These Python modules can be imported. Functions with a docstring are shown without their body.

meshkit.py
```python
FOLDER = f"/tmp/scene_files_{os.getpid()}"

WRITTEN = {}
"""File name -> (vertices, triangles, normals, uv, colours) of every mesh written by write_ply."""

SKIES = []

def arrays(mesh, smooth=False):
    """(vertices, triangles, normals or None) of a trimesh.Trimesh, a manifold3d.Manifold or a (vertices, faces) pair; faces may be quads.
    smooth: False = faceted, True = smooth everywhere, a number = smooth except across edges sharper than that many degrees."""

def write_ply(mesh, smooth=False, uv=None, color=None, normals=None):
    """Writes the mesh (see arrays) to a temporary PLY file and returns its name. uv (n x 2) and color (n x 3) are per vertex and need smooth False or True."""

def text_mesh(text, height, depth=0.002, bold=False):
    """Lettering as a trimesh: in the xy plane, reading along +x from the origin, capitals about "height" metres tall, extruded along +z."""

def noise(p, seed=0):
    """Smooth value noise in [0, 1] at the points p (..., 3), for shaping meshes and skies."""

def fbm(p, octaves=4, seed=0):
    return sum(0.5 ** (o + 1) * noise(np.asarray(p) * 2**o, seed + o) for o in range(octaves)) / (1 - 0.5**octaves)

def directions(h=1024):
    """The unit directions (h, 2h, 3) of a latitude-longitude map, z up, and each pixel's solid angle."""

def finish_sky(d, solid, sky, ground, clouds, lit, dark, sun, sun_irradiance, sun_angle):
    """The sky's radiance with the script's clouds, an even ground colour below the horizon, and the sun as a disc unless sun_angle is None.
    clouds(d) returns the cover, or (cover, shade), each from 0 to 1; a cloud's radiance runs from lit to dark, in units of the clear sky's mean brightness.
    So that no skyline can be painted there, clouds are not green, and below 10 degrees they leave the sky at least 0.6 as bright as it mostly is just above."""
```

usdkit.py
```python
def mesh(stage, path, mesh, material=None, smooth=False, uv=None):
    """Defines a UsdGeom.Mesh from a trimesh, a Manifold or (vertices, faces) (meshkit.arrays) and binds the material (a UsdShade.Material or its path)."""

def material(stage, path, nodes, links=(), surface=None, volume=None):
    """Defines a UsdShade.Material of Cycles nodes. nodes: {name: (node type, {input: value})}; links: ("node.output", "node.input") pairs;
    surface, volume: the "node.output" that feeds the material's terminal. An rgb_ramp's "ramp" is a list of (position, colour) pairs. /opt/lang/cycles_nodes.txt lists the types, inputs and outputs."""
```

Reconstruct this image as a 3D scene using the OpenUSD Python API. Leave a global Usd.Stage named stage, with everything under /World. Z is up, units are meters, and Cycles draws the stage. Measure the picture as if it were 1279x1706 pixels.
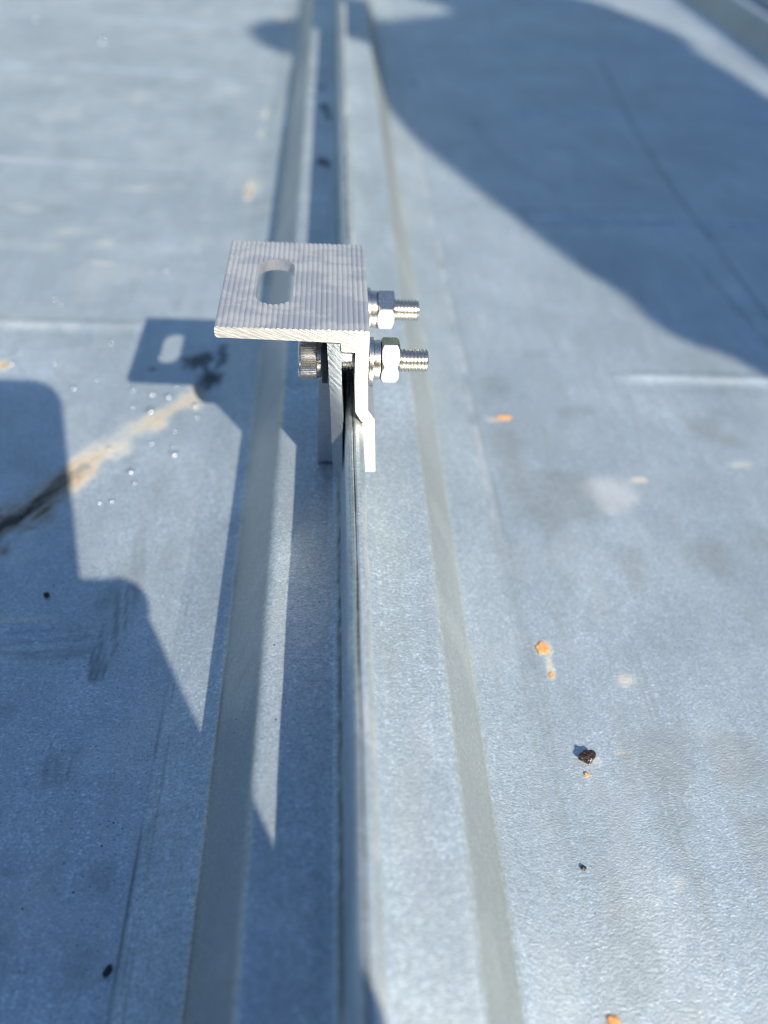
import math, numpy as np, trimesh, usdkit, meshkit
import manifold3d as m3
from pxr import Usd, UsdGeom, UsdLux, UsdShade, Gf, Sdf
import shapely.geometry as sg
from scipy.ndimage import gaussian_filter1d

S = 0.001                                   # everything below is measured in millimetres
rng = np.random.default_rng(7)
stage = Usd.Stage.CreateInMemory()
UsdGeom.SetStageUpAxis(stage, 'Z'); UsdGeom.SetStageMetersPerUnit(stage, 1.0)
UsdGeom.Xform.Define(stage, '/World'); UsdGeom.Scope.Define(stage, '/World/Looks')

# ---------------------------------------------------------------- camera, sky, sun
CAM = np.array([-8.941, -209.752, 234.183])
RIGHT = np.array([0.9971, -0.0458, 0.0609]); UP = np.array([-0.0108, 0.7065, 0.7076]); FWD = np.array([0.0754, 0.7062, -0.7040])
EXPOSURE = 1.32
cam = UsdGeom.Camera.Define(stage, '/World/camera')
AP = 7.0
cam.CreateHorizontalApertureAttr(AP); cam.CreateVerticalApertureAttr(AP * 4 / 3)
cam.CreateFocalLengthAttr(AP * 1281 / 1279); cam.CreateClippingRangeAttr(Gf.Vec2f(0.005, 200))
cam.CreateFStopAttr(1.3); cam.CreateFocusDistanceAttr(0.2455); cam.CreateExposureAttr(EXPOSURE)
mt = Gf.Matrix4d(1)
for i, r in enumerate((RIGHT, UP, -FWD)): mt.SetRow3(i, Gf.Vec3d(*map(float, r)))
mt.SetTranslateOnly(Gf.Vec3d(*(float(c * S) for c in CAM)))
cam.AddTransformOp().Set(mt)

SUN = np.array([0.635, -1.140, 1.0]); SUN /= np.linalg.norm(SUN)
SHX, SHY = -0.635, 1.140                    # how far a shadow moves on the roof per unit of height
EL, AZ = math.asin(SUN[2]), math.atan2(SUN[0], SUN[1])
M = {}
def mat(name, nodes, links, surface): M[name] = usdkit.material(stage, '/World/Looks/' + name, nodes, links, surface=surface); return M[name]
mat('sky_light', {'s': ('sky_texture', {'sky_type': 'single_scattering', 'sun_disc': False, 'air_density': 1.0, 'aerosol_density': 0.1, 'ozone_density': 3.8, 'sun_elevation': EL, 'sun_rotation': AZ}),
                  'b': ('background_shader', {'strength': 0.08})}, [('s.color', 'b.color')], 'b.background')
dome = UsdLux.DomeLight.Define(stage, '/World/sky')
UsdShade.MaterialBindingAPI.Apply(dome.GetPrim()).Bind(M['sky_light'])
sun = UsdLux.DistantLight.Define(stage, '/World/sun')
sun.CreateIntensityAttr(1.25); sun.CreateAngleAttr(0.53); sun.CreateColorAttr(Gf.Vec3f(1.0, 0.93, 0.82)); sun.GetPrim().CreateAttribute('inputs:normalize', Sdf.ValueTypeNames.Bool).Set(True)
z_ = SUN; x_ = np.cross([0, 0, 1.0], z_); x_ /= np.linalg.norm(x_); y_ = np.cross(z_, x_)
ms = Gf.Matrix4d(1)
for i, r in enumerate((x_, y_, z_)): ms.SetRow3(i, Gf.Vec3d(*map(float, r)))
sun.AddTransformOp().Set(ms)

# ---------------------------------------------------------------- helpers
used = {}
def numbered(parent, name):
    k = used.get((parent, name), 0); used[(parent, name)] = k + 1
    return f'{parent}/{name}' + (f'_{k:03d}' if k else '')
def tag(p, label=None, cat=None, group=None, kind=None):
    for k, v in (('label', label), ('category', cat), ('group', group), ('kind', kind)):
        if v: p.SetCustomDataByKey(k, v)
    return p
def thing(name, loc=(0, 0, 0), **kw):
    x = UsdGeom.Xform.Define(stage, numbered('/World', name))
    x.AddTranslateOp().Set(Gf.Vec3d(*(float(c * S) for c in loc)))
    return tag(x.GetPrim(), **kw)
def obj(name, mesh, m, parent=None, smooth=30, loc=(0, 0, 0)):
    """One Mesh prim; mesh in world millimetres, loc = base of the thing it belongs to."""
    if hasattr(mesh, 'to_mesh'):
        q = mesh.to_mesh(); mesh = (np.array(q.vert_properties)[:, :3].astype(float), np.array(q.tri_verts))
    if isinstance(mesh, trimesh.Trimesh): mesh = (np.array(mesh.vertices), np.array(mesh.faces))
    v, f = mesh
    pth = numbered(str(parent.GetPath()) if parent else '/World', name)
    return usdkit.mesh(stage, pth, ((np.asarray(v, float) - np.asarray(loc, float)) * S, f), M[m], smooth=smooth)
def sphere(c, r, n=20): return m3.Manifold.sphere(r, n).translate([float(a) for a in c])
def bone(a, ra, b, rb, n=20): return m3.Manifold.batch_hull([sphere(a, ra, n), sphere(b, rb, n)])
def extr(poly, y0, y1):
    """polygon in (x, z) drawn out along y"""
    cs = m3.CrossSection([np.asarray(poly, float)]) if not isinstance(poly, m3.CrossSection) else poly
    return m3.Manifold.extrude(cs, y1 - y0).transform(np.array([[1, 0, 0, 0], [0, 0, 1, y0], [0, 1, 0, 0]], float)) if True else None
def to_tri(man):
    q = man.to_mesh(); return np.array(q.vert_properties)[:, :3].astype(float), np.array(q.tri_verts)
def grid_faces(nu, nv, wrap=False):
    f = []
    i = np.arange(nu if wrap else nu - 1)[:, None]; j = np.arange(nv - 1)[None, :]
    a = i * nv + j; b = ((i + 1) % nu) * nv + j
    return np.stack([a, b, b + 1, a + 1], -1).reshape(-1, 4)
def revolve_x(profile, y, z, n=64, rad=None):
    """closed lathe about the x axis; profile [(x, r)]; rad(theta, x, r) may modulate the radius"""
    p = np.asarray(profile, float); th = np.linspace(0, 2 * np.pi, n, endpoint=False)
    r = np.repeat(p[None, :, 1], n, 0)
    if rad is not None: r = rad(th[:, None], p[None, :, 0], r)
    v = np.stack([np.repeat(p[None, :, 0], n, 0), y + r * np.cos(th)[:, None], z + r * np.sin(th)[:, None]], -1).reshape(-1, 3)
    f = grid_faces(n, len(p), True)
    return v, np.vstack([f[:, [0, 2, 1]], f[:, [0, 3, 2]]])

# ---------------------------------------------------------------- materials
def ramp(a, b): return [(0.0, a), (1.0, b)]
# weathered galvanised steel; the stain primvar (rust, dirt, wear) is painted per vertex further down
def zinc(name, bump=1.0, pale=0.0):
    c0, c1 = (0.26 + pale, 0.325 + pale, 0.355 + pale), (0.52 + pale, 0.59 + pale, 0.615 + pale)
    mat(name, {
        'g': ('geometry', {}), 'st': ('attribute', {'attribute': 'stain'}), 'sep': ('separate_color', {}),
        'mp': ('mapping', {'scale': (1.0, 1.35, 1.0)}),
        'big': ('noise_texture', {'scale': 14.0, 'detail': 4.0, 'roughness': 0.6}),
        'mid': ('noise_texture', {'scale': 1000.0, 'detail': 4.0, 'roughness': 0.6, 'distortion': 0.25}),
        'vor': ('voronoi_texture', {'scale': 640.0, 'feature': 'f1'}),
        'fine': ('noise_texture', {'scale': 2600.0, 'detail': 2.0}),
        'mmap': ('map_range', {'from_min': 0.32, 'from_max': 0.68, 'to_min': 0.0, 'to_max': 0.62, 'clamp': True}), 'vc': ('separate_color', {}), 'm1': ('math', {'math_type': 'multiply_add', 'value2': 0.22}), 'm2': ('map_range', {'from_min': 0.3, 'from_max': 0.7, 'to_min': 0.0, 'to_max': 0.32, 'clamp': True}),
        'mps': ('mapping', {'scale': (1.0, 0.16, 1.0)}), 'str': ('noise_texture', {'scale': 130.0, 'detail': 5.0, 'roughness': 0.65, 'distortion': 0.5}), 'smap': ('map_range', {'from_min': 0.4, 'from_max': 0.7, 'to_min': 0.0, 'to_max': 0.42, 'clamp': True}), 'cs': ('mix_color', {'b': (0.40, 0.42, 0.40)}),
        'm3': ('math', {'math_type': 'add'}),
        'cr': ('rgb_ramp', {'ramp': [(0.1, c0), (0.75, c1), (1.0, tuple(min(1, c * 1.5) for c in c1))]}),
        'dirtn': ('math', {'math_type': 'multiply', 'use_clamp': True}), 'dn': ('map_range', {'from_min': 0.35, 'from_max': 0.62, 'to_min': 0.55, 'to_max': 1.15, 'clamp': True}),
        'wearn': ('math', {'math_type': 'multiply', 'use_clamp': True}),
        'rustn': ('math', {'math_type': 'multiply', 'use_clamp': True}), 'rn': ('map_range', {'from_min': 0.30, 'from_max': 0.6, 'to_min': 0.45, 'to_max': 1.2, 'clamp': True}),
        'rc': ('rgb_ramp', {'ramp': [(0.0, (0.38, 0.30, 0.18)), (0.45, (0.38, 0.26, 0.115)), (0.7, (0.31, 0.185, 0.065)), (1.0, (0.13, 0.075, 0.03))]}),
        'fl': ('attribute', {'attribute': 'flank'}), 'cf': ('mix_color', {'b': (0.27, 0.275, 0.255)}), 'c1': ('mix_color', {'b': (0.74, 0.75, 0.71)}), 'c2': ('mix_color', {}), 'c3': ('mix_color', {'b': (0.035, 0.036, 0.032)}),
        'rough': ('map_range', {'from_min': 0.3, 'from_max': 0.7, 'to_min': 0.47, 'to_max': 0.35, 'clamp': True}),
        'rough2': ('math', {'math_type': 'multiply_add', 'value2': 0.3}), 'mx': ('math', {'math_type': 'maximum'}),
        'met': ('math', {'math_type': 'multiply_add', 'value2': -0.76, 'value3': 0.76, 'use_clamp': True}),
        'h1': ('math', {'math_type': 'multiply_add', 'value2': 0.45}),
        'bp': ('bump', {'strength': 0.42 * bump, 'distance': 0.0005}),
        'p': ('principled_bsdf', {'specular_ior_level': 0.4})},
        [('g.position', 'mp.vector'), ('mp.vector', 'mid.vector'), ('mp.vector', 'vor.vector'), ('g.position', 'big.vector'), ('mp.vector', 'fine.vector'),
         ('st.color', 'sep.color'), ('mid.fac', 'mmap.value'), ('vor.color', 'vc.color'), ('vc.r', 'm1.value1'), ('mmap.result', 'm1.value3'), ('g.position', 'mps.vector'), ('mps.vector', 'str.vector'), ('str.fac', 'smap.value'), ('smap.result', 'cs.fac'), ('cr.color', 'cs.a'),
         ('big.fac', 'm2.value'), ('m1.value', 'm3.value1'), ('m2.result', 'm3.value2'), ('m3.value', 'cr.fac'),
         ('mid.fac', 'dn.value'), ('sep.g', 'dirtn.value1'), ('dn.result', 'dirtn.value2'),
         ('sep.b', 'wearn.value1'), ('dn.result', 'wearn.value2'),
         ('mid.fac', 'rn.value'), ('sep.r', 'rustn.value1'), ('rn.result', 'rustn.value2'), ('sep.r', 'rc.fac'),
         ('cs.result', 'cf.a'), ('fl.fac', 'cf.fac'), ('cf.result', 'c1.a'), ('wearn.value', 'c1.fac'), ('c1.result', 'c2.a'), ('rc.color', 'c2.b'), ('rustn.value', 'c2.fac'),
         ('c2.result', 'c3.a'), ('dirtn.value', 'c3.fac'), ('c3.result', 'p.base_color'),
         ('mid.fac', 'rough.value'), ('sep.r', 'mx.value1'), ('sep.g', 'mx.value2'), ('mx.value', 'rough2.value1'), ('rough.result', 'rough2.value3'), ('rough2.value', 'p.roughness'),
         ('sep.r', 'met.value1'), ('met.value', 'p.metallic'),
         ('fine.fac', 'h1.value1'), ('mid.fac', 'h1.value3'), ('h1.value', 'bp.height'), ('bp.normal', 'p.normal')], 'p.BSDF')
zinc('galvanised_steel'); zinc('galvanised_seam', 0.7)
# mill aluminium: drawn faces, saw-cut faces and the ribbed top share a builder
def alu(name, col, rough, metallic, scale=(1, 1, 1), bump=0.3, dist=0.0002, rot=(0, 0, 0), blot=0.0, nscale=900.0, spread=0.12):
    mat(name, {
        'g': ('geometry', {}), 'mp': ('mapping', {'rotation': rot, 'scale': (1, 1, 1)}), 'mp2': ('mapping', {'scale': scale}),
        'n': ('noise_texture', {'scale': nscale, 'detail': 4.0, 'roughness': 0.65}),
        'mb': ('mapping', {'scale': (0.55, 1.3, 1.0)}), 'b': ('noise_texture', {'scale': 110.0, 'detail': 3.0, 'roughness': 0.55, 'distortion': 0.4}),
        'bm': ('map_range', {'from_min': 0.46, 'from_max': 0.56, 'to_min': 0.0, 'to_max': blot, 'clamp': True}),
        'cr': ('rgb_ramp', {'ramp': [(0.25, tuple(c * (1 - spread) for c in col)), (0.75, tuple(min(1, c * (1 + spread)) for c in col))]}),
        'cm': ('mix_color', {'b': (0.36, 0.385, 0.43)}),
        'rr': ('math', {'math_type': 'multiply_add', 'value2': 0.18, 'value3': rough - 0.09}),
        'bp': ('bump', {'strength': bump, 'distance': dist}),
        'p': ('principled_bsdf', {'metallic': metallic})},
        [('g.position', 'mp.vector'), ('mp.vector', 'mp2.vector'), ('mp2.vector', 'n.vector'), ('g.position', 'mb.vector'), ('mb.vector', 'b.vector'), ('b.fac', 'bm.value'),
         ('n.fac', 'cr.fac'), ('cr.color', 'cm.a'), ('bm.result', 'cm.fac'), ('cm.result', 'p.base_color'),
         ('n.fac', 'rr.value1'), ('rr.value', 'p.roughness'), ('n.fac', 'bp.height'), ('bp.normal', 'p.normal')], 'p.BSDF')
alu('saw_cut_aluminium', (0.47, 0.46, 0.425), 0.46, 0.6, scale=(0.12, 1, 1.6), rot=(0, math.radians(-24), 0), bump=0.8, dist=0.0005, spread=0.2)
alu('brushed_aluminium', (0.70, 0.70, 0.68), 0.23, 0.95, scale=(1.5, 1, 0.10), rot=(0, math.radians(40), 0), bump=0.45, dist=0.0003)
alu('ribbed_aluminium', (0.56, 0.56, 0.55), 0.42, 0.75, scale=(1.0, 0.6, 1), bump=0.2, blot=0.6, spread=0.05, nscale=2600.0)
alu('extruded_aluminium', (0.52, 0.535, 0.56), 0.38, 0.85, scale=(1, 0.05, 1), bump=0.2)
alu('stainless_steel', (0.60, 0.575, 0.52), 0.24, 1.0, bump=0.12, dist=0.0001, nscale=1500.0, spread=0.05)
alu('scuffed_stainless', (0.46, 0.455, 0.45), 0.42, 0.95, bump=0.9, dist=0.0003, nscale=2200.0, spread=0.3)
alu('dark_washer', (0.05, 0.05, 0.055), 0.4, 0.3, bump=0.1, spread=0.05)
def plain(name, col, rough=0.6, scale=40.0, spread=0.25, bump=0.3, dist=0.001, **kw):
    mat(name, {'g': ('geometry', {}), 'n': ('noise_texture', {'scale': scale, 'detail': 4.0, 'roughness': 0.6}),
               'cr': ('rgb_ramp', {'ramp': [(0.25, tuple(c * (1 - spread) for c in col)), (0.75, tuple(min(1, c * (1 + spread)) for c in col))]}),
               'bp': ('bump', {'strength': bump, 'distance': dist}), 'p': ('principled_bsdf', dict({'roughness': rough}, **kw))},
        [('g.position', 'n.vector'), ('n.fac', 'cr.fac'), ('cr.color', 'p.base_color'), ('n.fac', 'bp.height'), ('bp.normal', 'p.normal')], 'p.BSDF')
plain('dry_ground', (0.20, 0.17, 0.11), 0.9, 0.6, 0.35, 0.3, 0.05)
plain('orange_clay', (0.40, 0.20, 0.075), 0.9, 900.0, 0.3, 0.8, 0.0004)
plain('dark_crumb', (0.018, 0.010, 0.008), 0.22, 700.0, 0.5, 0.5, 0.0004)
plain('dark_speck', (0.03, 0.028, 0.022), 0.8, 900.0, 0.4)
plain('skin', (0.42, 0.26, 0.18), 0.5, 300.0, 0.1)
plain('work_shirt', (0.16, 0.18, 0.22), 0.85, 60.0, 0.15)
plain('work_trousers', (0.06, 0.065, 0.08), 0.85, 60.0, 0.15)
plain('dark_hair', (0.02, 0.016, 0.012), 0.5, 300.0, 0.3)
plain('phone_case', (0.03, 0.03, 0.035), 0.35, 300.0, 0.1)
plain('phone_screen', (0.015, 0.016, 0.018), 0.06, 300.0, 0.05, 0.0)
mat('water', {'f': ('fresnel', {'IOR': 1.2}), 'a': ('math', {'math_type': 'multiply_add', 'value2': 1.0, 'value3': 0.26, 'use_clamp': True}), 't': ('transparent_bsdf', {'color': (0.98, 0.985, 0.99)}), 'g': ('glossy_bsdf', {'color': (1, 1, 1), 'roughness': 0.32}),
              'm': ('mix_closure', {})}, [('f.fac', 'a.value1'), ('a.value', 'm.fac'), ('t.BSDF', 'm.closure1'), ('g.BSDF', 'm.closure2')], 'm.closure')

# ---------------------------------------------------------------- setting: ground and roof
tag(obj('ground', (np.array([[-60e3, -60e3, -3000], [60e3, -60e3, -3000], [60e3, 60e3, -3000], [-60e3, 60e3, -3000]], float), np.array([[0, 1, 2], [0, 2, 3]])), 'dry_ground', smooth=False).GetPrim(),
    'dry earth ground far below the metal roof', 'ground', kind='structure')
tag(dome.GetPrim(), 'clear blue sky over the roof', 'sky', kind='structure')

th_ = np.linspace(0, 2 * np.pi, 900, endpoint=False); hz_ = np.linspace(0, 1, 14)
TH, HZ = np.meshgrid(th_, hz_, indexing='ij')
cx_, cy_ = np.cos(TH), np.sin(TH)
hgt = 14000 + 11000 * meshkit.fbm(np.stack([cx_ * 6, cy_ * 6, 0 * TH], -1), 4, 51)
rad_ = 40000 + 9000 * meshkit.fbm(np.stack([cx_ * 3, cy_ * 3, 0 * TH + 2], -1), 3, 52) + 5000 * HZ ** 2 + 3000 * (meshkit.fbm(np.stack([cx_ * 26, cy_ * 26, HZ * 7], -1), 3, 53) - .5)
wood = np.stack([rad_ * cx_, rad_ * cy_, -3050 + hgt * HZ], -1).reshape(-1, 3)
wf = grid_faces(900, 14, True)
plain('far_foliage', (0.05, 0.065, 0.03), 0.9, 1.2, 0.5, 0.6, 0.3)
tag(obj('tree_line', (wood, wf), 'far_foliage', smooth=False).GetPrim(), 'dark green wood ringing the open ground far beyond the roof', 'wood', kind='stuff')

PITCH = 528.0
xf = np.arange(0, PITCH / 2 + .01, 0.25)
zf = np.interp(xf, [0, 4, 27.9, 42.9, 62.8, 80, 400], [37.4, 37.4, 37.0, 5.2, 0.0, 0, 0])
zf = gaussian_filter1d(zf, 1.0 / 0.25, mode='nearest')
def fold(ax): return np.interp(ax, xf, zf)
def sstep(a, b, x): t = np.clip((x - a) / (b - a), 0, 1); return t * t * (3 - 2 * t)
def band(v, c, w): return np.exp(-((v - c) / w) ** 2)
def seg(X, Y, pts):
    """distance to a polyline, position along it (0..1), signed side"""
    d = np.full(X.shape, 1e9); u = np.zeros(X.shape); n = len(pts) - 1
    for k in range(n):
        a, b = np.array(pts[k], float), np.array(pts[k + 1], float); ab = b - a
        t = np.clip(((X - a[0]) * ab[0] + (Y - a[1]) * ab[1]) / (ab @ ab), 0, 1)
        e = np.hypot(X - a[0] - t * ab[0], Y - a[1] - t * ab[1])
        c = e < d; d = np.where(c, e, d); u = np.where(c, (k + t) / n, u)
    return d, u
def fb(X, Y, sx, sy, oc=4, seed=0): return meshkit.fbm(np.stack([X / sx, Y / sy, 0 * X + seed * 3.7], -1), oc, seed)

def panel_height(X, Y, side):
    """pressed cross beads, oil-canning and small dents of a pan, as height over the flat sheet"""
    pan = sstep(64, 95, np.abs(X - side))
    h = pan * (1.5 * (fb(X, Y, 170, 260, 3, 1) - .5) + .55 * (fb(X, Y, 46, 60, 3, 2) - .5)) + .05 * (fb(X, Y, 9, 12, 2, 3) - .5)
    return h, pan
def beads(X, Y, rows, x0, x1, w=3.4, h=1.15):
    z = 0
    for y in rows:
        yy = Y - y - 0.02 * (X - x0) - 1.2 * np.sin(X / 60.0)
        e = sstep(0, 22, X - x0) * sstep(0, 22, x1 - X)
        z = z + e * h * (np.exp(-(yy / w) ** 2) - .55 * np.exp(-((yy + 2.2 * w) / (1.4 * w)) ** 2))
    return z
def stain_left(X, Y):
    n1 = fb(X, Y, 9, 9, 4, 11); n2 = fb(X, Y, 3, 3, 3, 12); n3 = fb(X, Y, 24, 24, 4, 13)
    # rust streak running down-left from under the bracket's shadow
    pts = [(-152, -2), (-140.4, 11.8), (-130, 28), (-119, 46.6), (-104, 69.6), (-88, 90.4), (-72, 108)]
    d, u = seg(X, Y, pts)
    w = np.interp(u, [0, .3, .55, .75, .9, 1], [8.5, 9.5, 11, 8, 6.5, 8])
    core = sstep(1.35, .1, d / w + 2.6 * (n1 - .5) + 1.0 * (n2 - .5))
    rust = core * np.interp(u, [0, .3, .5, .62, .72, .85, 1], [1.3, 1.25, .95, .75, .45, .9, .8]) * (.5 + .8 * n2)
    ua, uc = .55 * X + .83 * Y, .83 * X - .55 * Y
    fib = meshkit.fbm(np.stack([uc / 1.6, ua / 11, 0 * X], -1), 4, 33)
    rust = .8 * rust * (.30 + 1.3 * fib)
    d2, u2 = seg(X, Y, [(-152, -6), (-140, 9), (-131, 24), (-122, 38)])
    dirt = sstep(1.4, .2, d2 / 7.0 + 2.2 * (n1 - .5)) * np.interp(u2, [0, .5, .8, 1], [.85, .75, .45, 0]) * sstep(.36, .60, .6 * fib + .4 * n2)
    dirt += .45 * sstep(1.3, .2, d / 3.0 + 2 * (n2 - .5)) * (u < .55)
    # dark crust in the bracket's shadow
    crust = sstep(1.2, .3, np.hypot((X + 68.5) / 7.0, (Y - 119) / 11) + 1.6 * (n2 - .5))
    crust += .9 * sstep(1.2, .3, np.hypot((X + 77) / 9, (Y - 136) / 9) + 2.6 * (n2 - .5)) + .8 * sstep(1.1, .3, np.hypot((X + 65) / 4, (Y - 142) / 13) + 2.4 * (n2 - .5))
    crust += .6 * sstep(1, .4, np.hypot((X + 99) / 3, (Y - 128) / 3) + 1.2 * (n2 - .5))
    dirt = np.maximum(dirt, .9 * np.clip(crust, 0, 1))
    # folds that hold dirt, scuffs
    fold_l = .75 * band(X, -62.8, .5) * (.25 + .75 * sstep(.35, .66, fb(X, Y, 3.5, 26, 4, 14))) + .35 * band(X, -60.6, .45) * sstep(.45, .6, fb(X, Y, 3, 16, 2, 15)) + .3 * band(X, -59.2, .5) * sstep(.45, .6, fb(X, Y, 3, 22, 2, 16))
    fold_a = .45 * band(X, -43.1, .5) * (.2 + .8 * sstep(.38, .66, fb(X, Y, 3, 20, 4, 17)))
    base = .8 * band(X, -6.2, 1.2) * sstep(.38, .66, fb(X, Y, 2, 4, 3, 18)) + .5 * band(X, -4.5, .8)
    dirt = np.maximum(dirt, .85 * (fold_l + fold_a) * sstep(30, -20, Y) + .15 * (fold_l + fold_a) + .75 * base)
    sc, us = seg(X, Y, [(-80, 63.9), (-79.4, 21), (-83, -5.5), (-85.3, -34.8), (-88.6, -55)])
    streak = fb(X + .15 * Y, Y, .9, 30, 3, 19)
    dirt = np.maximum(dirt, (.10 + .42 * us) * sstep(6.5, 3.0, sc) * sstep(.36, .66, streak) * sstep(0, .12, us))
    cross = sstep(.42, .64, fb(X, Y, 26, 1.2, 3, 20))
    dirt = np.maximum(dirt, .30 * cross * sstep(-160, -120, X) * sstep(-84, -96, X) * band(Y, -44, 9))
    dirt = np.maximum(dirt, .34 * sstep(.4, .62, fb(X, Y, 1.0, 9, 3, 21)) * sstep(9, 6.5, np.abs(X + 94.5)) * sstep(9, 5, np.abs(Y + 90)))
    dirt = np.maximum(dirt, .22 * sstep(.60, .78, n3) * sstep(.4, .7, n1)) 
    for (x, y, r) in ((-23, 448, 3), (-13.4, 423, 5), (-8.8, 406, 5.5), (-14.4, 316, 4), (-10, 312, 4), (-16, 470, 3)):
        dirt = np.maximum(dirt, .9 * sstep(1.2, .3, np.hypot(X - x, (Y - y) / 2.2) / r + 1.2 * (n2 - .5)))
    for (x, y, r, a) in ((-67, 354, 3.0, .9), (-65.8, 518, 2.6, .5), (-66, 470, 2.2, .45), (-67, 851, 3, .8), (-22.5, 448, 2, .9), (-101, 400, 2, .5), (-107, 233, 2, .3), (-173, 128, 4, .9)):
        rust = np.maximum(rust, a * sstep(1.2, .2, np.hypot(X - x, (Y - y) / (7 if r > 2.1 and x > -70 else 1.5)) / r + .8 * (n2 - .5)))
    rust = np.maximum(rust, .35 * sstep(.58, .75, fb(X, Y, 40, 90, 4, 22)) * sstep(-75, -62, X) * sstep(-55, -61, X) * (Y > 150))
    rust = np.maximum(rust, .22 * sstep(.60, .8, fb(X, Y, 30, 14, 4, 31)) * (Y > 120) * sstep(-70, -110, X))
    wear = .28 * sstep(.55, .72, fb(X, Y, 38, 20, 4, 23)) * sstep(100, 240, Y) + .18 * sstep(.57, .7, fb(X, Y, 16, 22, 4, 24))
    return rust, dirt, wear
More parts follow.
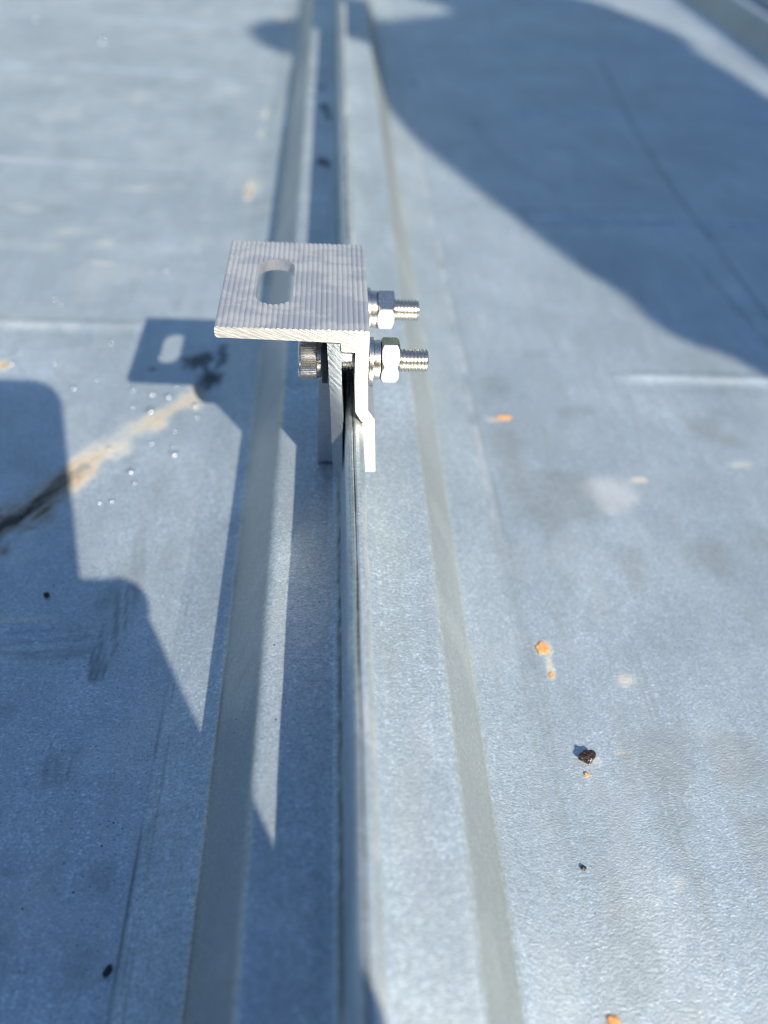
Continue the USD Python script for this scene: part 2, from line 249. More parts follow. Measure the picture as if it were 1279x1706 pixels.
def stain_right(X, Y):
    n1 = fb(X, Y, 9, 9, 4, 41); n2 = fb(X, Y, 3, 3, 3, 42); n3 = fb(X, Y, 26, 30, 4, 43)
    rust = np.zeros(X.shape); dirt = np.zeros(X.shape)
    sc, us = seg(X, Y, [(104, -40), (106.3, -64), (102, -96), (103, -117), (103, -131), (102.4, -160)])
    streak = fb(X, Y, .8, 34, 3, 44)
    dirt = np.maximum(dirt, .40 * sstep(6.5, 2.5, sc) * sstep(.42, .64, streak) * np.interp(us, [0, .2, .8, 1], [.2, .9, .9, .3]))
    dirt = np.maximum(dirt, .35 * band(Y, -112, 2.0) * sstep(93, 97, X) * sstep(110, 104, X) * sstep(.4, .6, n2))
    wear = .95 * sstep(1.25, .25, np.hypot((X - 121) / 15, (Y - 38) / 14) + 1.5 * (n1 - .5))
    dirt = np.maximum(dirt, .30 * sstep(1.2, .3, np.hypot((X - 109) / 5, (Y - 38) / 15) + 1.4 * (n1 - .5)))
    for pts, w, a in (([(293, 749), (269, 519), (262, 374), (264, 312), (261, 198)], 2.2, .38), ([(121, 530), (127, 458), (150, 409), (168, 380)], 8, .12), ([(250, 160), (242, 240), (238, 280)], 2.2, .25),
                      ([(141, 316), (240, 328)], 2.5, .30), ([(132, 340), (239, 348)], 2.2, .30), ([(134, 318), (131, 340)], 4, .2), ([(112, 98), (124, 100)], 5, .22), ([(318, 300), (300, 180)], 2.5, .25)):
        d, u = seg(X, Y, pts)
        dirt = np.maximum(dirt, a * sstep(1.3, .2, d / w + 1.0 * (n1 - .5)))
    fold_r = .28 * band(X, 62.5, .8) * sstep(.4, .6, fb(X, Y, 1.5, 10, 3, 45)) + .2 * sstep(3.0, 1.0, np.abs(X - 66.5)) * sstep(.45, .6, fb(X, Y, .7, 20, 2, 46))
    dirt = np.maximum(dirt, fold_r)
    dirt = np.maximum(dirt, .32 * sstep(.54, .74, n3) * sstep(62, 80, X) * sstep(260, 60, Y))
    dirt = np.maximum(dirt, .8 * sstep(1.2, .3, np.hypot(X - 73.8, (Y - 626) / 2) / 3.2))
    for (x, y, rx, ry, a) in ((79.7, 92.5, 3.4, 1.6, .9), (74.5, 91, 5, 2.2, .5), (136, 48, 5, 2.4, .55), (91, -88, 2.4, 1.0, .35), (72.5, -46, 3.4, 3.2, .8), (73.4, -54, 1.6, 7, .6), (100, -60, 4, 3, .35), (97, -130, 2, 3, .16), (88, -135, 3, 2, .12), (190, 60, 6, 3, .3), (81, -91, 3, 1.5, .25)):
        rust = np.maximum(rust, a * sstep(1.3, .2, np.hypot((X - x) / rx, (Y - y) / ry) + 1.0 * (n2 - .5)))
    wear = np.maximum(wear, .16 * sstep(.56, .72, fb(X, Y, 14, 26, 4, 47)))
    wear = np.maximum(wear, .5 * sstep(3, 1, np.abs(X - 63.8)) * sstep(.35, .6, n1) * sstep(-40, 60, Y))
    return rust, dirt, wear

roof = UsdGeom.Xform.Define(stage, '/World/roof').GetPrim()
tag(roof, 'grey galvanised standing seam metal roof', 'roof', kind='structure')
FAR0, FAR1 = -1600.0, 4200.0
def panel(seam_l, seam_r, fine_side, stain, bead):
    """one sheet from the seam at seam_l to the seam at seam_r; fine_side: +1 finest next to its right seam, -1 next to its left"""
    half = (seam_l + seam_r) / 2
    if fine_side:
        near = np.concatenate([np.arange(2.2, 70, 0.8), np.arange(70, 160, 1.1), np.arange(160, PITCH / 2 + 60, 3.0)])
        far = np.arange(2.2, PITCH - near[-1] - 3, 3.0)
        xs = (seam_l + np.concatenate([near, (PITCH - far)[::-1]])) if fine_side < 0 else (seam_r - np.concatenate([near, (PITCH - far)[::-1]]))[::-1]
        ys = np.concatenate([np.arange(FAR0, -240, 60), np.arange(-240, 180, 1.1), np.arange(180, 520, 2.0), np.arange(520, 1300, 4.0), np.arange(1300, FAR1, 60)])
    else:
        near = np.concatenate([np.arange(2.2, 70, 2.0), np.arange(70, PITCH / 2, 12)])
        xs = np.concatenate([seam_l + near, (seam_r - near)[::-1]])
        ys = np.concatenate([np.arange(FAR0, 400, 100), np.arange(400, 1500, 8.0), np.arange(1500, FAR1, 100)])
    X, Y = np.meshgrid(xs, ys, indexing='ij')
    seam = np.where(X < half, seam_l, seam_r)
    h, pan = panel_height(X, Y, seam)
    Z = fold(np.abs(X - seam)) + h
    if bead: Z = Z + beads(X, Y, *bead) * pan
    f = grid_faces(len(xs), len(ys))
    pth = numbered('/World/roof', 'roof_panel')
    v = np.stack([X, Y, Z], -1).reshape(-1, 3)
    me = usdkit.mesh(stage, pth, (v * S, f), M['galvanised_steel'], smooth=True)
    st = np.clip(np.stack(stain(X, Y) if stain else [0 * X, .3 * sstep(.55, .75, fb(X, Y, 40, 60, 4, 61)), .4 * sstep(.5, .7, fb(X, Y, 60, 90, 4, 62))], -1), 0, 1).reshape(-1, 3)
    UsdGeom.PrimvarsAPI(me).CreatePrimvar('stain', Sdf.ValueTypeNames.Color3fArray, 'vertex').Set([Gf.Vec3f(*map(float, r)) for r in st])
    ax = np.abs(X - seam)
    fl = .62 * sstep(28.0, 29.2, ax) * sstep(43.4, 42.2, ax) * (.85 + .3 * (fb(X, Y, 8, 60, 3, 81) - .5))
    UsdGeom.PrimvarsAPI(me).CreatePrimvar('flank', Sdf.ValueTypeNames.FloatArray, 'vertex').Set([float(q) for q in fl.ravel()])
    return me.GetPrim()
left_rows = ((-41, 164, 389, 618, 800, 1020), -420, -98); right_rows = ((131, 332, 560, 790, 1010), 140, 420)
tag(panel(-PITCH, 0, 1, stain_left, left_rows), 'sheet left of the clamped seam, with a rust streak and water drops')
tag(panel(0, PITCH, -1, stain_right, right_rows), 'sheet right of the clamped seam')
tag(panel(PITCH, 2 * PITCH, 0, None, None), 'sheet beyond the second seam')
for k in (-3, -2, 2, 3): panel(k * PITCH, (k + 1) * PITCH, 0, None, None)

# the folded standing seams: a doubled web with a rolled head, the lap line on its crest
SEAM = [(-9.0, 37.2), (-6.4, 37.5), (-4.6, 38.4), (-3.9, 40.0), (-3.3, 43), (-2.7, 50), (-2.5, 58), (-2.45, 64.0), (-2.1, 66.4), (-1.3, 68.0), (-0.45, 68.65), (-0.12, 68.62), (0.0, 68.05),
        (0.12, 68.62), (0.9, 68.9), (2.2, 68.5), (3.3, 67.2), (3.9, 65.2), (4.05, 62), (4.05, 55.0), (3.6, 54.2), (2.9, 54.1), (2.7, 55.0), (2.65, 50), (2.9, 43), (3.6, 40.2), (4.8, 38.6), (6.6, 37.6), (9.0, 37.2)]
def seam_mesh(x0, ys):
    p = np.array(SEAM)
    t = np.r_[0, np.cumsum(np.hypot(*np.diff(p, axis=0).T))]
    tt = np.unique(np.concatenate([t, np.linspace(0, t[-1], 90)]))
    px, pz = np.interp(tt, t, p[:, 0]), np.interp(tt, t, p[:, 1])
    keep = np.ones(len(px), bool)
    Yg = np.repeat(ys[None, :], len(px), 0)
    k = sstep(40, 60, pz)[:, None]
    wob = .85 * (meshkit.fbm(np.stack([Yg / 60, 0 * Yg + 5, 0 * Yg], -1), 3, 71) - .5) + .16 * (meshkit.fbm(np.stack([Yg / 6, tt[:, None] / 5 + 0 * Yg, 0 * Yg], -1), 3, 72) - .5)
    X = px[:, None] + k * wob + x0
    Z = pz[:, None] + k * .5 * (meshkit.fbm(np.stack([Yg / 40, 0 * Yg, 0 * Yg + 9], -1), 3, 73) - .5) + np.where(np.abs(px) > 6, .06, 0)[:, None]
    crack = (np.abs(px[:, None]) < .09) * (pz[:, None] > 60)
    n = fb(X - x0, Yg, 1.2, 3.5, 3, 74)
    line = np.exp(-((px[:, None] - .0) / .42) ** 2) * (pz[:, None] > 66)
    dirt = np.clip(line * (.40 + .75 * sstep(.40, .66, fb(X, Yg, 6, 24, 4, 75))) + .35 * sstep(.55, .75, n) * (pz[:, None] > 64) * np.exp(-((px[:, None] - .1) / 1.3) ** 2), 0, 1)
    dirt = np.maximum(dirt, .7 * np.exp(-((px[:, None] + 4.2) / .8) ** 2) * (pz[:, None] < 41) * (.4 + .6 * sstep(.4, .6, n)))
    wear = .7 * sstep(.5, .7, fb(X, Yg, 3, 18, 3, 76)) * (pz[:, None] > 60)
    v = np.stack([X, Yg, Z], -1).reshape(-1, 3)
    f = grid_faces(len(px), len(ys))[:, ::1]
    return v, f, np.stack([0 * dirt, dirt + 0 * X, wear + 0 * X], -1).reshape(-1, 3)
def seam(x0, ys):
    v, f, st = seam_mesh(x0, ys)
    me = usdkit.mesh(stage, numbered('/World/roof', 'standing_seam'), (v * S, f), M['galvanised_seam'], smooth=True)
    UsdGeom.PrimvarsAPI(me).CreatePrimvar('stain', Sdf.ValueTypeNames.Color3fArray, 'vertex').Set([Gf.Vec3f(*map(float, r)) for r in np.clip(st, 0, 1)])
    return me.GetPrim()
tag(seam(0.0, np.concatenate([np.arange(FAR0, -230, 40), np.arange(-230, 200, 1.2), np.arange(200, 1200, 5), np.arange(1200, FAR1, 60)])), 'folded seam that the aluminium clamp grips')
tag(seam(PITCH, np.concatenate([np.arange(FAR0, 500, 100), np.arange(500, 1500, 10), np.arange(1500, FAR1, 100)])), 'second folded seam, far upper right')
for k in (-2, -1, 2, 3): seam(k * PITCH, np.arange(FAR0, FAR1, 100.0))

# ---------------------------------------------------------------- the clamp
clamp = thing('seam_clamp', (0, 0, 37), label='silver aluminium seam clamp with ribbed slotted top plate and two bolts, gripping the roof seam', cat='clamp')
CL = (0, 0, 37)
def part(name, mesh, m, parent=clamp, smooth=30): return obj(name, mesh, m, parent, smooth, CL).GetPrim()
DEPTH, ZB = 58.0, 86.0
BY = (12.5, 45.5)
# right-hand angle bracket: flange, stepped leg, toothed jaw, ribbed top
n_rib, x0p, x1p = 28, -43.9, 4.18
pitch = (x1p - x0p) / n_rib
top = []
for k in range(n_rib):
    a = x1p - k * pitch; jr = rng.uniform(.82, 1.15)
    for t, h in ((0.0, 0.0), (0.10, .25), (.28, .42), (.5, .50), (.72, .42), (.90, .25)): top.append((a - t * pitch, 104.33 + 1.12 * h * jr))
teeth = []
for k in range(16):
    z0 = 46.6 + k * 1.42
    xb = 3.95 - (z0 - 46) * .042
    teeth += [(xb - .0, z0), (xb + .55, z0 + .71)]
body = [(8.9, 46.3), (7.43, 70.1), (4.98, 73.9), (4.54, 84.7), (4.18, 104.4)] + top[1:] + [(-43.9, 104.3), (-44.0, 103.2), (-43.9, 101.6), (-43.3, 101.0), (-8.5, 100.25), (-4.85, 100.1), (-4.7, 97.4), (-4.2, 96.75),
        (-0.12, 96.65), (0.05, 85), (0.7, 73.1), (2.75, 69.3)] + teeth[::-1] + [(3.95, 45.7), (8.6, 45.9)]
body = np.array(body)
def ccw(p): return p if sg.Polygon(p).exterior.is_ccw else p[::-1]
bm_ = extr(ccw(body), 0, DEPTH)
if bm_.volume() < 0: raise SystemExit('inside out')
# slot through the plate and holes for the bolts
SX, SY0, SY1, SR = -26.6, 14.3, 45.2, 6.1
slot = m3.Manifold.batch_hull([m3.Manifold.cylinder(20, SR, SR, 48).translate([SX, SY0 + SR, 92]), m3.Manifold.cylinder(20, SR, SR, 48).translate([SX, SY1 - SR, 92])])
bm_ = bm_ - slot
holes = [m3.Manifold.cylinder(40, 4.5, 4.5, 40).rotate([0, 90, 0]).translate([-15, y, ZB]) for y in BY]
for h_ in holes: bm_ = bm_ - h_
def split_faces(man, test):
    v, f = to_tri(man)
    n = np.cross(v[f[:, 1]] - v[f[:, 0]], v[f[:, 2]] - v[f[:, 0]]); n /= np.maximum(np.linalg.norm(n, axis=1, keepdims=True), 1e-12)
    return v, f, test(v[f].mean(1), n)
def compact(v, f):
    u, i = np.unique(f, return_inverse=True); return v[u], i.reshape(f.shape)
def multi(name, man, mats, test, parent=clamp, smooth=30):
    """one Mesh with a material per face group (GeomSubsets)"""
    v, f, k = split_faces(man, test)
    me = obj(name, (v, f), mats[0], parent, smooth, CL)
    for q, m in enumerate(mats):
        idx = np.nonzero(k == q)[0]
        if len(idx) == 0: continue
        s = UsdGeom.Subset.CreateGeomSubset(me, m, 'face', idx.astype(int).tolist(), 'materialBind', 'nonOverlapping')
        UsdShade.MaterialBindingAPI.Apply(s.GetPrim()).Bind(M[m])
    return me.GetPrim()
multi('angle_bracket', bm_, ['extruded_aluminium', 'saw_cut_aluminium', 'ribbed_aluminium'],
      lambda c, n: np.where(np.abs(n[:, 1]) > .9, np.where((c[:, 2] > 95) & (c[:, 1] > 1) & (c[:, 1] < 57), 0, 1), np.where((c[:, 2] > 104.2), 2, 0)), smooth=False)
# left jaw plate with its tongue, and the set-back grip flange
jt = []
for k in range(15):
    z0 = 47 + k * 1.42; xb = -2.75 - (z0 - 46) * .034
    jt += [(xb, z0), (xb - .5, z0 + .71)]
jaw = np.array([(-6.6, 45.9), (-2.75, 46.0)] + jt + [(-3.25, 68.8), (-3.98, 80.1), (-4.45, 93.2), (-1.15, 93.5), (-1.05, 96.2), (-4.35, 96.35), (-5.0, 97.3), (-5.05, 99.75), (-9.2, 99.9), (-8.0, 80), (-7.26, 62.2)])
jm = extr(ccw(jaw), 0, DEPTH) + extr(ccw(np.array([(-12.3, 38.2), (-6.5, 38.3), (-6.5, 46.5), (-7.0, 76.5), (-8.6, 78.5), (-11.9, 76.0)])), 14, DEPTH - 8)
for h_ in holes: jm = jm - h_
multi('clamp_jaw', jm, ['extruded_aluminium', 'brushed_aluminium'], lambda c, n: np.where((np.abs(n[:, 1]) > .9) & ((c[:, 1] < 4) | (c[:, 1] > 54)), 1, 0), smooth=False)

# fasteners
def thread(x0, x1, y, z, r=4.1, p=1.25, depth=.72, n=40):
    xs = np.arange(x0, x1 + .01, p / 8); th = np.linspace(0, 2 * np.pi, n, endpoint=False)
    T, X = np.meshgrid(th, xs, indexing='ij')
    ph = np.abs(((X / p - T / (2 * np.pi)) % 1) - .5) * 2
    rr = r - depth * np.clip(1.15 * ph - .05, 0, 1)
    endc = np.clip((x1 - X) / .9, 0, 1); rr = np.minimum(rr, r - depth + depth * endc + .05)
    v = np.stack([X, y + rr * np.cos(T), z + rr * np.sin(T)], -1).reshape(-1, 3)
    f = grid_faces(n, len(xs), True); f = np.vstack([f[:, [0, 2, 1]], f[:, [0, 3, 2]]])
    k = len(v); v = np.vstack([v, [[x0, y, z], [x1 + .1, y, z]]])
    i = np.arange(n); j = (i + 1) % n; N = len(xs)
    f = np.vstack([f, np.stack([np.full(n, k), i * N, j * N], 1)[:, [0, 2, 1]], np.stack([np.full(n, k + 1), i * N + N - 1, j * N + N - 1], 1)])
    return v, f
def ring(x0, x1, r0, r1, y, z, b=.25, n=72):
    return revolve_x([(x0, r0), (x0, r1 - b), (x0 + b * .3, r1 - b * .3), (x0 + b, r1), (x1 - b, r1), (x1 - b * .3, r1 - b * .3), (x1, r1 - b), (x1, r0), (x0, r0)], y, z, n)
def fix_orient(vf):
    t = trimesh.Trimesh(vf[0], vf[1], process=True); t.fix_normals(); return np.array(t.vertices), np.array(t.faces)
def hexnut(x0, x1, y, z, af, turn):
    c = af / math.sqrt(3)
    hexa = m3.CrossSection([np.array([(c * math.cos(a), c * math.sin(a)) for a in np.arange(6) * math.pi / 3])]).offset(-.35, m3.JoinType.Round).offset(.35, m3.JoinType.Round, 2.0, 24)
    t = x1 - x0
    pr = m3.Manifold.extrude(hexa, t)
    prof = m3.CrossSection([np.array([(0, 0), (af / 2 - .5, 0), (af / 2 + .25, .3), (c + .08, 1.25), (c + .08, t - 1.25), (af / 2 + .25, t - .3), (af / 2 - .5, t), (0, t)])])
    m = pr ^ m3.Manifold.revolve(prof, 96)
    m = m - m3.Manifold.cylinder(t + 4, 3.6, 3.6, 40).translate([0, 0, -2])
    return m.rotate([0, 0, math.degrees(turn)]).rotate([0, 90, 0]).translate([x0, y, z])
for k, y in enumerate(BY):
    bolt = UsdGeom.Xform.Define(stage, numbered('/World/seam_clamp', 'bolt')).GetPrim()
    part('shank', fix_orient(thread(-10.8, 25.2 - .6 * k, y, ZB)), 'stainless_steel', bolt, 40)
    def knurl(th, x, r):
        on = (x < -12.6) & (x > -17.9) & (r > 6)
        return r + np.where(on, np.clip(.3 * np.sin(th * 60), -.1, .1), 0)
    head = revolve_x([(-10.85, 0), (-10.85, 6.1), (-11.0, 6.5), (-12.4, 6.72), (-12.65, 7.0), (-14, 7.0), (-16, 7.0), (-17.6, 7.0), (-18.3, 6.7), (-18.75, 6.0), (-18.75, 3.6), (-15.2, 3.4), (-15.0, 0)], y, ZB, 480, knurl)
    part('socket_head', fix_orient(head), 'stainless_steel', bolt, 25)
    part('jaw_washer', fix_orient(ring(-10.75, -8.75, 4.3, 8.1, y, ZB - .4)), 'dark_washer')
    part('flat_washer', fix_orient(ring(5.0, 6.5, 4.3, 8.2, y, ZB - .5)), 'stainless_steel')
    part('spring_washer', fix_orient(ring(6.62, 8.85, 4.2, 6.75, y, ZB)), 'stainless_steel')
    multi('nut', hexnut(9.0, 15.4, y, ZB, 13.5, math.radians((16, 0)[k])), ['stainless_steel', 'scuffed_stainless'],
          (lambda c, n: np.where((n[:, 1] < -.55) & (n[:, 2] > .3) & (np.abs(n[:, 0]) < .3), 1, 0)) if k == 0 else (lambda c, n: np.zeros(len(c), int)))

# ---------------------------------------------------------------- small things lying on the roof
def roof_z(x, y):
    h, _ = panel_height(np.array([x], float), np.array([y], float), 0.0); return float(fold(np.array([abs(x)]))[0] + h[0])
DROPS = [(-107.6, 232.4, 1.9), (-124.7, 151.7, 1.5), (-134.4, 110.1, 1.8), (-124.7, 117.6, 1.1), (-105.6, 110.2, 1.7), (-95.6, 106.6, 1.6), (-87.5, 104.9, 1.9), (-84.5, 113, 1.5), (-94.3, 93.5, 2.3), (-103, 96, 1.2),
         (-91, 99.4, 1.0), (-73.4, 98, 1.7), (-71.4, 89.1, 1.2), (-107.9, 64.8, 1.2), (-89.8, 69.2, 1.5), (-78.6, 61.8, 2.2), (-95.7, 49.5, 1.9), (-92.5, 42.1, 1.4), (-99.9, 30.3, 1.3), (-105, 29.5, 1.2), (-97.2, 138.7, 1.3),
         (-80.6, 77.8, 1.1), (-170.1, 130.1, 1.9), (-226.1, 808.6, 5.5), (-246.3, 715.3, 4.5), (-331.2, 784.1, 4.0), (-164.3, 195.1, 1.6), (-160, 189, 1.2), (-149, 131, 1.1), (-79.5, 66.5, 1.0)]
DROP_L = {0: 'lone water drop farthest up the sheet between the top plate and the left edge', 2: 'water drop beside the rounded corner of the phone shadow', 8: 'largest water drop just above the rust streak',
          15: 'elongated bright water drop below the upper end of the rust streak', 11: 'bright water drop on the uppermost rust patch', 22: 'water drop at the left edge of the photo by a tan stain',
          23: 'broad blurred water drop near the top edge of the photo', 24: 'blurred water drop below the topmost one', 25: 'blurred water drop in the upper left corner', 1: 'water drop left of the bracket shadow'}
def drop_mesh(r, seed):
    m = trimesh.creation.icosphere(3, 1.0); v = np.array(m.vertices)
    v *= (1 + .18 * (meshkit.noise(v * 1.3 + seed) - .5))[:, None]
    v = v * [r, r * 1.05, r * .52]; v[:, 2] = np.maximum(v[:, 2], -r * .10)
    return v, np.array(m.faces)
for i, (x, y, r) in enumerate(DROPS):
    z = roof_z(x, y)
    v, f = drop_mesh(r, i * 3.1)
    d = obj('water_drop', (v + [x, y, z + .02], f), 'water', smooth=60).GetPrim()
    if i in DROP_L: tag(d, DROP_L[i], 'water drop')
    else: tag(d, 'small clear water drop beaded on the sheet around the rust streak', 'water drop', 'small water drops around the rust streak')
def lump(name, x, y, r, m, label, cat, flat=.55, seed=0, stretch=1.0, ang=0.0):
    t = trimesh.creation.icosphere(4, 1.0); v = np.array(t.vertices)
    v *= (.38 + 1.24 * meshkit.fbm(v * 1.5 + seed * 7.3, 4, seed))[:, None]
    v = v * [r * stretch, r, r * flat]; c, s = math.cos(ang), math.sin(ang)
    v = np.stack([c * v[:, 0] - s * v[:, 1], s * v[:, 0] + c * v[:, 1], v[:, 2]], -1)
    v[:, 2] -= v[:, 2].min() * .75
    return tag(obj(name, (v + [x, y, roof_z(x, y)], np.array(t.faces)), m, smooth=50).GetPrim(), label, cat)
lump('dark_crumb', 78.6, -89.9, 2.3, 'dark_crumb', 'shiny dark brown crumb lying on the right sheet, the largest of the crumbs', 'crumb', .8, 3, 1.15)
lump('clay_crumb', 77.2, -95.8, .75, 'orange_clay', 'tiny tan crumb just below the shiny dark one', 'crumb', .6, 4)
lump('dark_crumb', 69.2, -125.2, .75, 'dark_crumb', 'tiny black crumb at the foot of the right rib slope', 'crumb', .7, 5)
lump('dark_crumb', -65.2, -148.3, .85, 'dark_crumb', 'black crumb in the shade near the lower left corner', 'crumb', .6, 6, 1.7, 1.1)
lump('dark_crumb', -113.5, -21.3, 1.0, 'dark_speck', 'dark greenish crumb in the middle of the phone shadow', 'crumb', .6, 8)
lump('clay_lump', 72.5, -45.9, 2.5, 'orange_clay', 'round orange clay lump beside the right fold', 'clay lump', .16, 9, .9)
lump('clay_lump', 73.3, -57.6, 1.3, 'orange_clay', 'small orange clay lump below the round one', 'clay lump', .14, 10, .7)
lump('clay_lump', 79.7, 92.8, 1.7, 'orange_clay', 'orange clay smear right of the lower nut', 'clay lump', .12, 11, 2.0)
lump('clay_lump', 68.0, -164.4, 1.7, 'orange_clay', 'orange clay lump at the bottom edge of the photo', 'clay lump', .22, 12)
vs, fs, k = [], [], 0
ico = trimesh.creation.icosphere(1, 1.0)
for i in range(420):
    if i < 300: x, y = -63.5 - abs(rng.normal(0, 24)), rng.uniform(-165, 10)
    elif i < 360: x, y = rng.uniform(-27, -6), rng.uniform(-160, -20)
    elif i < 380: x, y = rng.uniform(-62, -30), rng.uniform(-160, -60)
    else: x, y = rng.uniform(64, 150), rng.uniform(-165, 60)
    r = rng.uniform(.07, .19) * (1.7 if rng.random() < .05 else 1)
    v = np.array(ico.vertices) * [r * rng.uniform(.7, 1.6), r, r * .5]
    vs.append(v + [x, y, roof_z(x, y) + r * .2]); fs.append(np.array(ico.faces) + k); k += len(v)
tag(obj('dirt_specks', (np.vstack(vs), np.vstack(fs)), 'dark_speck').GetPrim(), 'tiny dark dirt specks sprinkled over the shaded sheet', 'dirt', kind='stuff')

# ---------------------------------------------------------------- the people whose shadows fall on the roof, both outside the frame
def smooth_union(parts, step=14.0, it=8):
    m = m3.Manifold.batch_boolean(parts, m3.OpType.Add).refine_to_length(step)
    v, f = to_tri(m); t = trimesh.Trimesh(v, f, process=True)
    trimesh.smoothing.filter_taubin(t, iterations=it); return np.array(t.vertices), np.array(t.faces)
def W(a, b, c=0.0): return CAM + a * RIGHT + b * UP - c * FWD      # a point near the phone: right, up, towards the photographer
phone = thing('phone', W(-8, -42), label='dark phone held over the roof, only its shadow in view', cat='phone')
def slab(a0, a1, b0, b1, c0, c1, r):
    cs = sg.box(a0 + r, b0 + r, a1 - r, b1 - r).buffer(r, 12)
    p = np.array(cs.exterior.coords)[:-1]; n = len(p)
    lo = np.array([W(q[0], q[1], c0) for q in p]); hi = np.array([W(q[0], q[1], c1) for q in p]); v = np.vstack([lo, hi, lo.mean(0)[None], hi.mean(0)[None]])
    i = np.arange(n); j = (i + 1) % n
    return fix_orient((v, np.vstack([np.stack([i, j, j + n], 1), np.stack([i, j + n, i + n], 1), np.stack([i, j, np.full(n, 2 * n)], 1), np.stack([i + n, j + n, np.full(n, 2 * n + 1)], 1)])))
PB = W(-8, -42)
obj('phone_body', slab(-45, 36, -118, 38, 3.0, 11.0, 14), 'phone_case', phone, loc=PB)
obj('phone_screen', slab(-42, 33, -115, 35, 11.2, 11.8, 12), 'phone_screen', phone, loc=PB)
photographer = thing('person', (230, -940, 0), label='photographer kneeling on the roof with a phone in hand, only the shadow in view', cat='person')
PG = (230, -940, 0)
wrist = W(70, -138, 16)
hand = [m3.Manifold.batch_hull([sphere(W(55, -62, 14), 10), sphere(W(54, -100, 16), 13), sphere(W(43, -62, 15), 12), sphere(W(40, -100, 16), 13), sphere(W(66, -128, 16), 20), sphere(W(62, -85, 20), 12)])]
for q, (b, L) in enumerate(((-56, 52), (-72, 58), (-88, 54), (-103, 44))):
    ch = [W(54, b, 12), W(49, b + 1, -4), W(40 - L * .45, b + 3, -8), W(40 - L * .8, b + 4, -7)]
    for u in range(3): hand.append(bone(ch[u], 9 - u, ch[u + 1], 8.2 - u, 14))
hand += [bone(W(56, -98, 20), 12, W(30, -72, 22), 10, 14), bone(W(30, -72, 22), 10, W(14, -55, 20), 8.5, 14)]
lw, lel = W(-40, -196, 26), np.array([-60, -620, 290])
hand += [m3.Manifold.batch_hull([sphere(W(-42, -132, 16), 13), sphere(W(14, -134, 16), 13), sphere(W(-52, -168, 20), 18), sphere(W(-6, -176, 20), 20)]), bone(W(14, -140, 16), 17, W(62, -134, 18), 20), bone(W(-30, -170, 22), 24, lw, 23), bone(lw, 24, lel, 40), bone(lel, 42, (60, -960, 540), 60)]
for q, a_ in enumerate((-38, -20, -2, 15)):
    ch = [W(a_, -134, 10), W(a_ + 2, -128, -6), W(a_ + 5, -112, -9), W(a_ + 8, -96, -7)]
    for u in range(3): hand.append(bone(ch[u], 9 - u, ch[u + 1], 8.2 - u, 14))
elbow, sho = np.array([232, -590, 240]), np.array([300, -835, 520])
bod = hand + [bone(wrist, 24, elbow, 42), bone(wrist, 24, W(56, -118, 16), 22), bone(elbow, 42, sho, 56), bone(sho, 60, (180, -930, 545), 95),
       m3.Manifold.batch_hull([sphere((90, -990, 545), 90), sphere((240, -905, 545), 85), sphere((190, -1010, 330), 125), sphere((140, -1040, 300), 125)]),
       bone((150, -920, 590), 62, (165, -880, 690), 55), sphere((175, -850, 760), 88), bone((182, -830, 720), 62, (186, -800, 700), 40), bone((180, -770, 742), 10, (181, -762, 725), 13, 12),
       bone((200, -1030, 290), 110, (330, -800, 110), 72), bone((330, -800, 110), 70, (360, -1150, 60), 45), bone((360, -1150, 60), 45, (360, -1230, 40), 38),
       bone((130, -1060, 290), 110, (20, -830, 110), 72), bone((20, -830, 110), 70, (40, -1180, 60), 45), bone((40, -1180, 60), 45, (40, -1260, 40), 38)]
obj('body', smooth_union(bod, 9), 'skin', photographer, True, PG)
sh = [bone(elbow + [20, -15, 8], 50, sho, 64), bone(sho, 66, (180, -930, 545), 100), m3.Manifold.batch_hull([sphere((90, -990, 545), 97), sphere((240, -905, 545), 92), sphere((190, -1010, 330), 133), sphere((140, -1040, 300), 133)]), bone((60, -960, 540), 70, lel + [8, -10, 6], 50)]
obj('shirt', smooth_union(sh, 14), 'work_shirt', photographer, True, PG)
tr = [bone((200, -1030, 280), 120, (330, -800, 110), 80), bone((330, -800, 110), 78, (360, -1130, 62), 54), bone((130, -1060, 280), 120, (20, -830, 110), 80), bone((20, -830, 110), 78, (40, -1160, 62), 54)]
obj('trousers', smooth_union(tr, 14), 'work_trousers', photographer, True, PG)
obj('hair', smooth_union([sphere((172, -862, 775), 92), sphere((170, -885, 745), 80)], 12), 'dark_hair', photographer, True, PG)

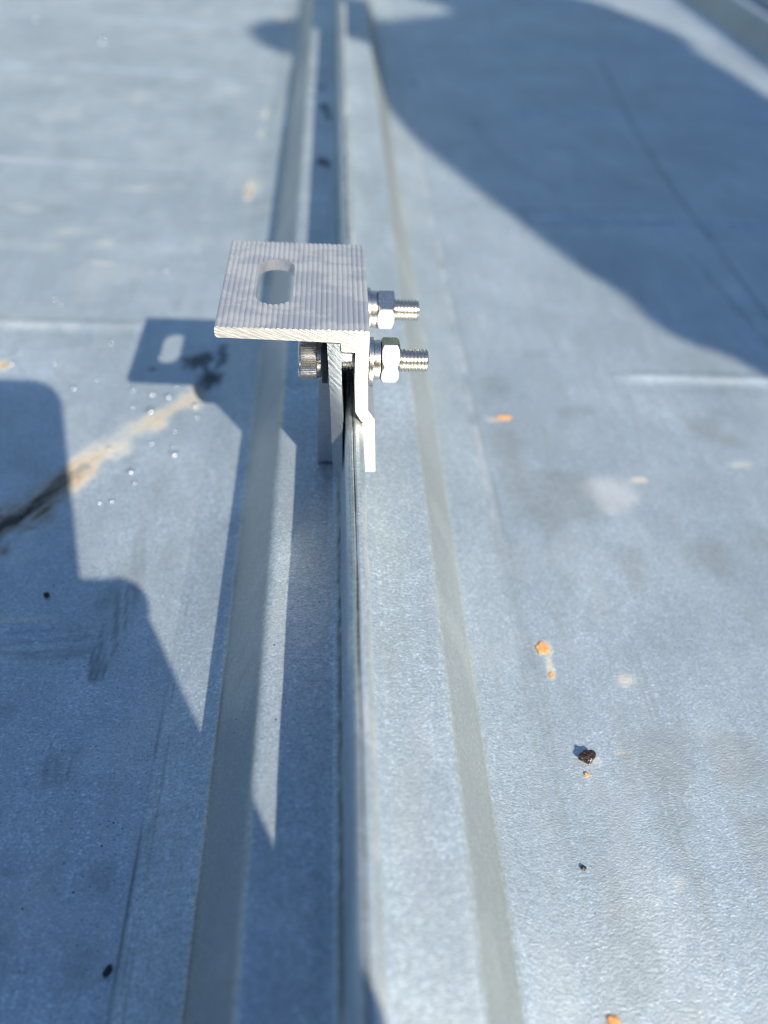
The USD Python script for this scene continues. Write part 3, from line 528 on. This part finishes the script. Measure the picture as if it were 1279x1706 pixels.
def G(gx, gy, z): return np.array([gx - SHX * z, gy - SHY * z, z])   # the point at height z that casts its shadow on (gx, gy)
LK = np.array([.82, .57, 0])                                         # across the light
base2 = G(640, -640, 0) * 0 + np.array([930, -640, 0]); base2[2] = 0
worker = thing('person', base2, label='worker standing to the right of the photographer, only the broad shadow in view', cat='person')
def pair(g, z, w): c = G(g[0], g[1], z); return [c - LK * w, c + LK * w]
rows = [((452, 225), 740, 115, 112), ((360, 378), 900, 128, 108), ((251, 536), 1045, 102, 94), ((222, 690), 1180, 125, 95), ((205, 800), 1290, 140, 80)]
def hullrow(r0, r1, grow=0):
    return m3.Manifold.batch_hull([sphere(p, r[3] + grow) for r in (r0, r1) for p in pair(r[0], r[1], r[2])])
torso = [hullrow(rows[i], rows[i + 1]) for i in range(4)]
nk = G(215, 880, 1370); hd = G(200, 1010, 1500)
el2 = G(-38, 762, 1225)
legs = []
for s in (-1, 1):
    hip = G(452, 225, 740) + LK * s * 105; knee = np.array([930, -640, 420]) + LK * s * 130; foot = np.array([930, -650, 70]) + LK * s * 140
    legs.append((hip, knee, foot))
shl, shr = pair((205, 800), 1300, 170)
ela, har = shl + [-10, 90, -250], G(60, 600, 1060) + [0, 60, 0]
b2 = torso + [bone(G(208, 820, 1310), 75, nk, 58), bone(nk, 56, hd, 70), sphere(hd + [0, 0, 40], 92), bone(hd + [-40, 60, 30], 20, hd + [-52, 82, 10], 14, 12),
              bone(shl, 70, el2, 48), bone(el2, 48, G(120, 640, 1090), 40), bone(shr, 70, G(322, 1000, 1345), 50), bone(G(322, 1000, 1345), 48, hd + [-30, 40, 80], 34)]
pk = sphere(G(214, 199, 830), 32)
b2.append(pk)
for hip, knee, foot in legs: b2 += [bone(hip, 110, knee, 74), bone(knee, 72, foot, 50), bone(foot + [0, 0, -20], 45, foot + [-60, 130, -28], 36)]
obj('body', smooth_union(b2, 16), 'skin', worker, True, base2)
obj('shirt', smooth_union([hullrow(rows[i], rows[i + 1], 6) for i in range(4)] + [bone(shl, 76, el2, 54), bone(shr, 76, G(322, 1000, 1345), 56)], 16), 'work_shirt', worker, True, base2)
obj('trousers', smooth_union([q for hip, knee, foot in legs for q in (bone(hip, 118, knee, 82), bone(knee, 80, foot + [0, 0, 40], 62))], 16), 'work_trousers', worker, True, base2)
obj('hair', smooth_union([sphere(hd + [5, -8, 55], 96)], 14), 'dark_hair', worker, True, base2)
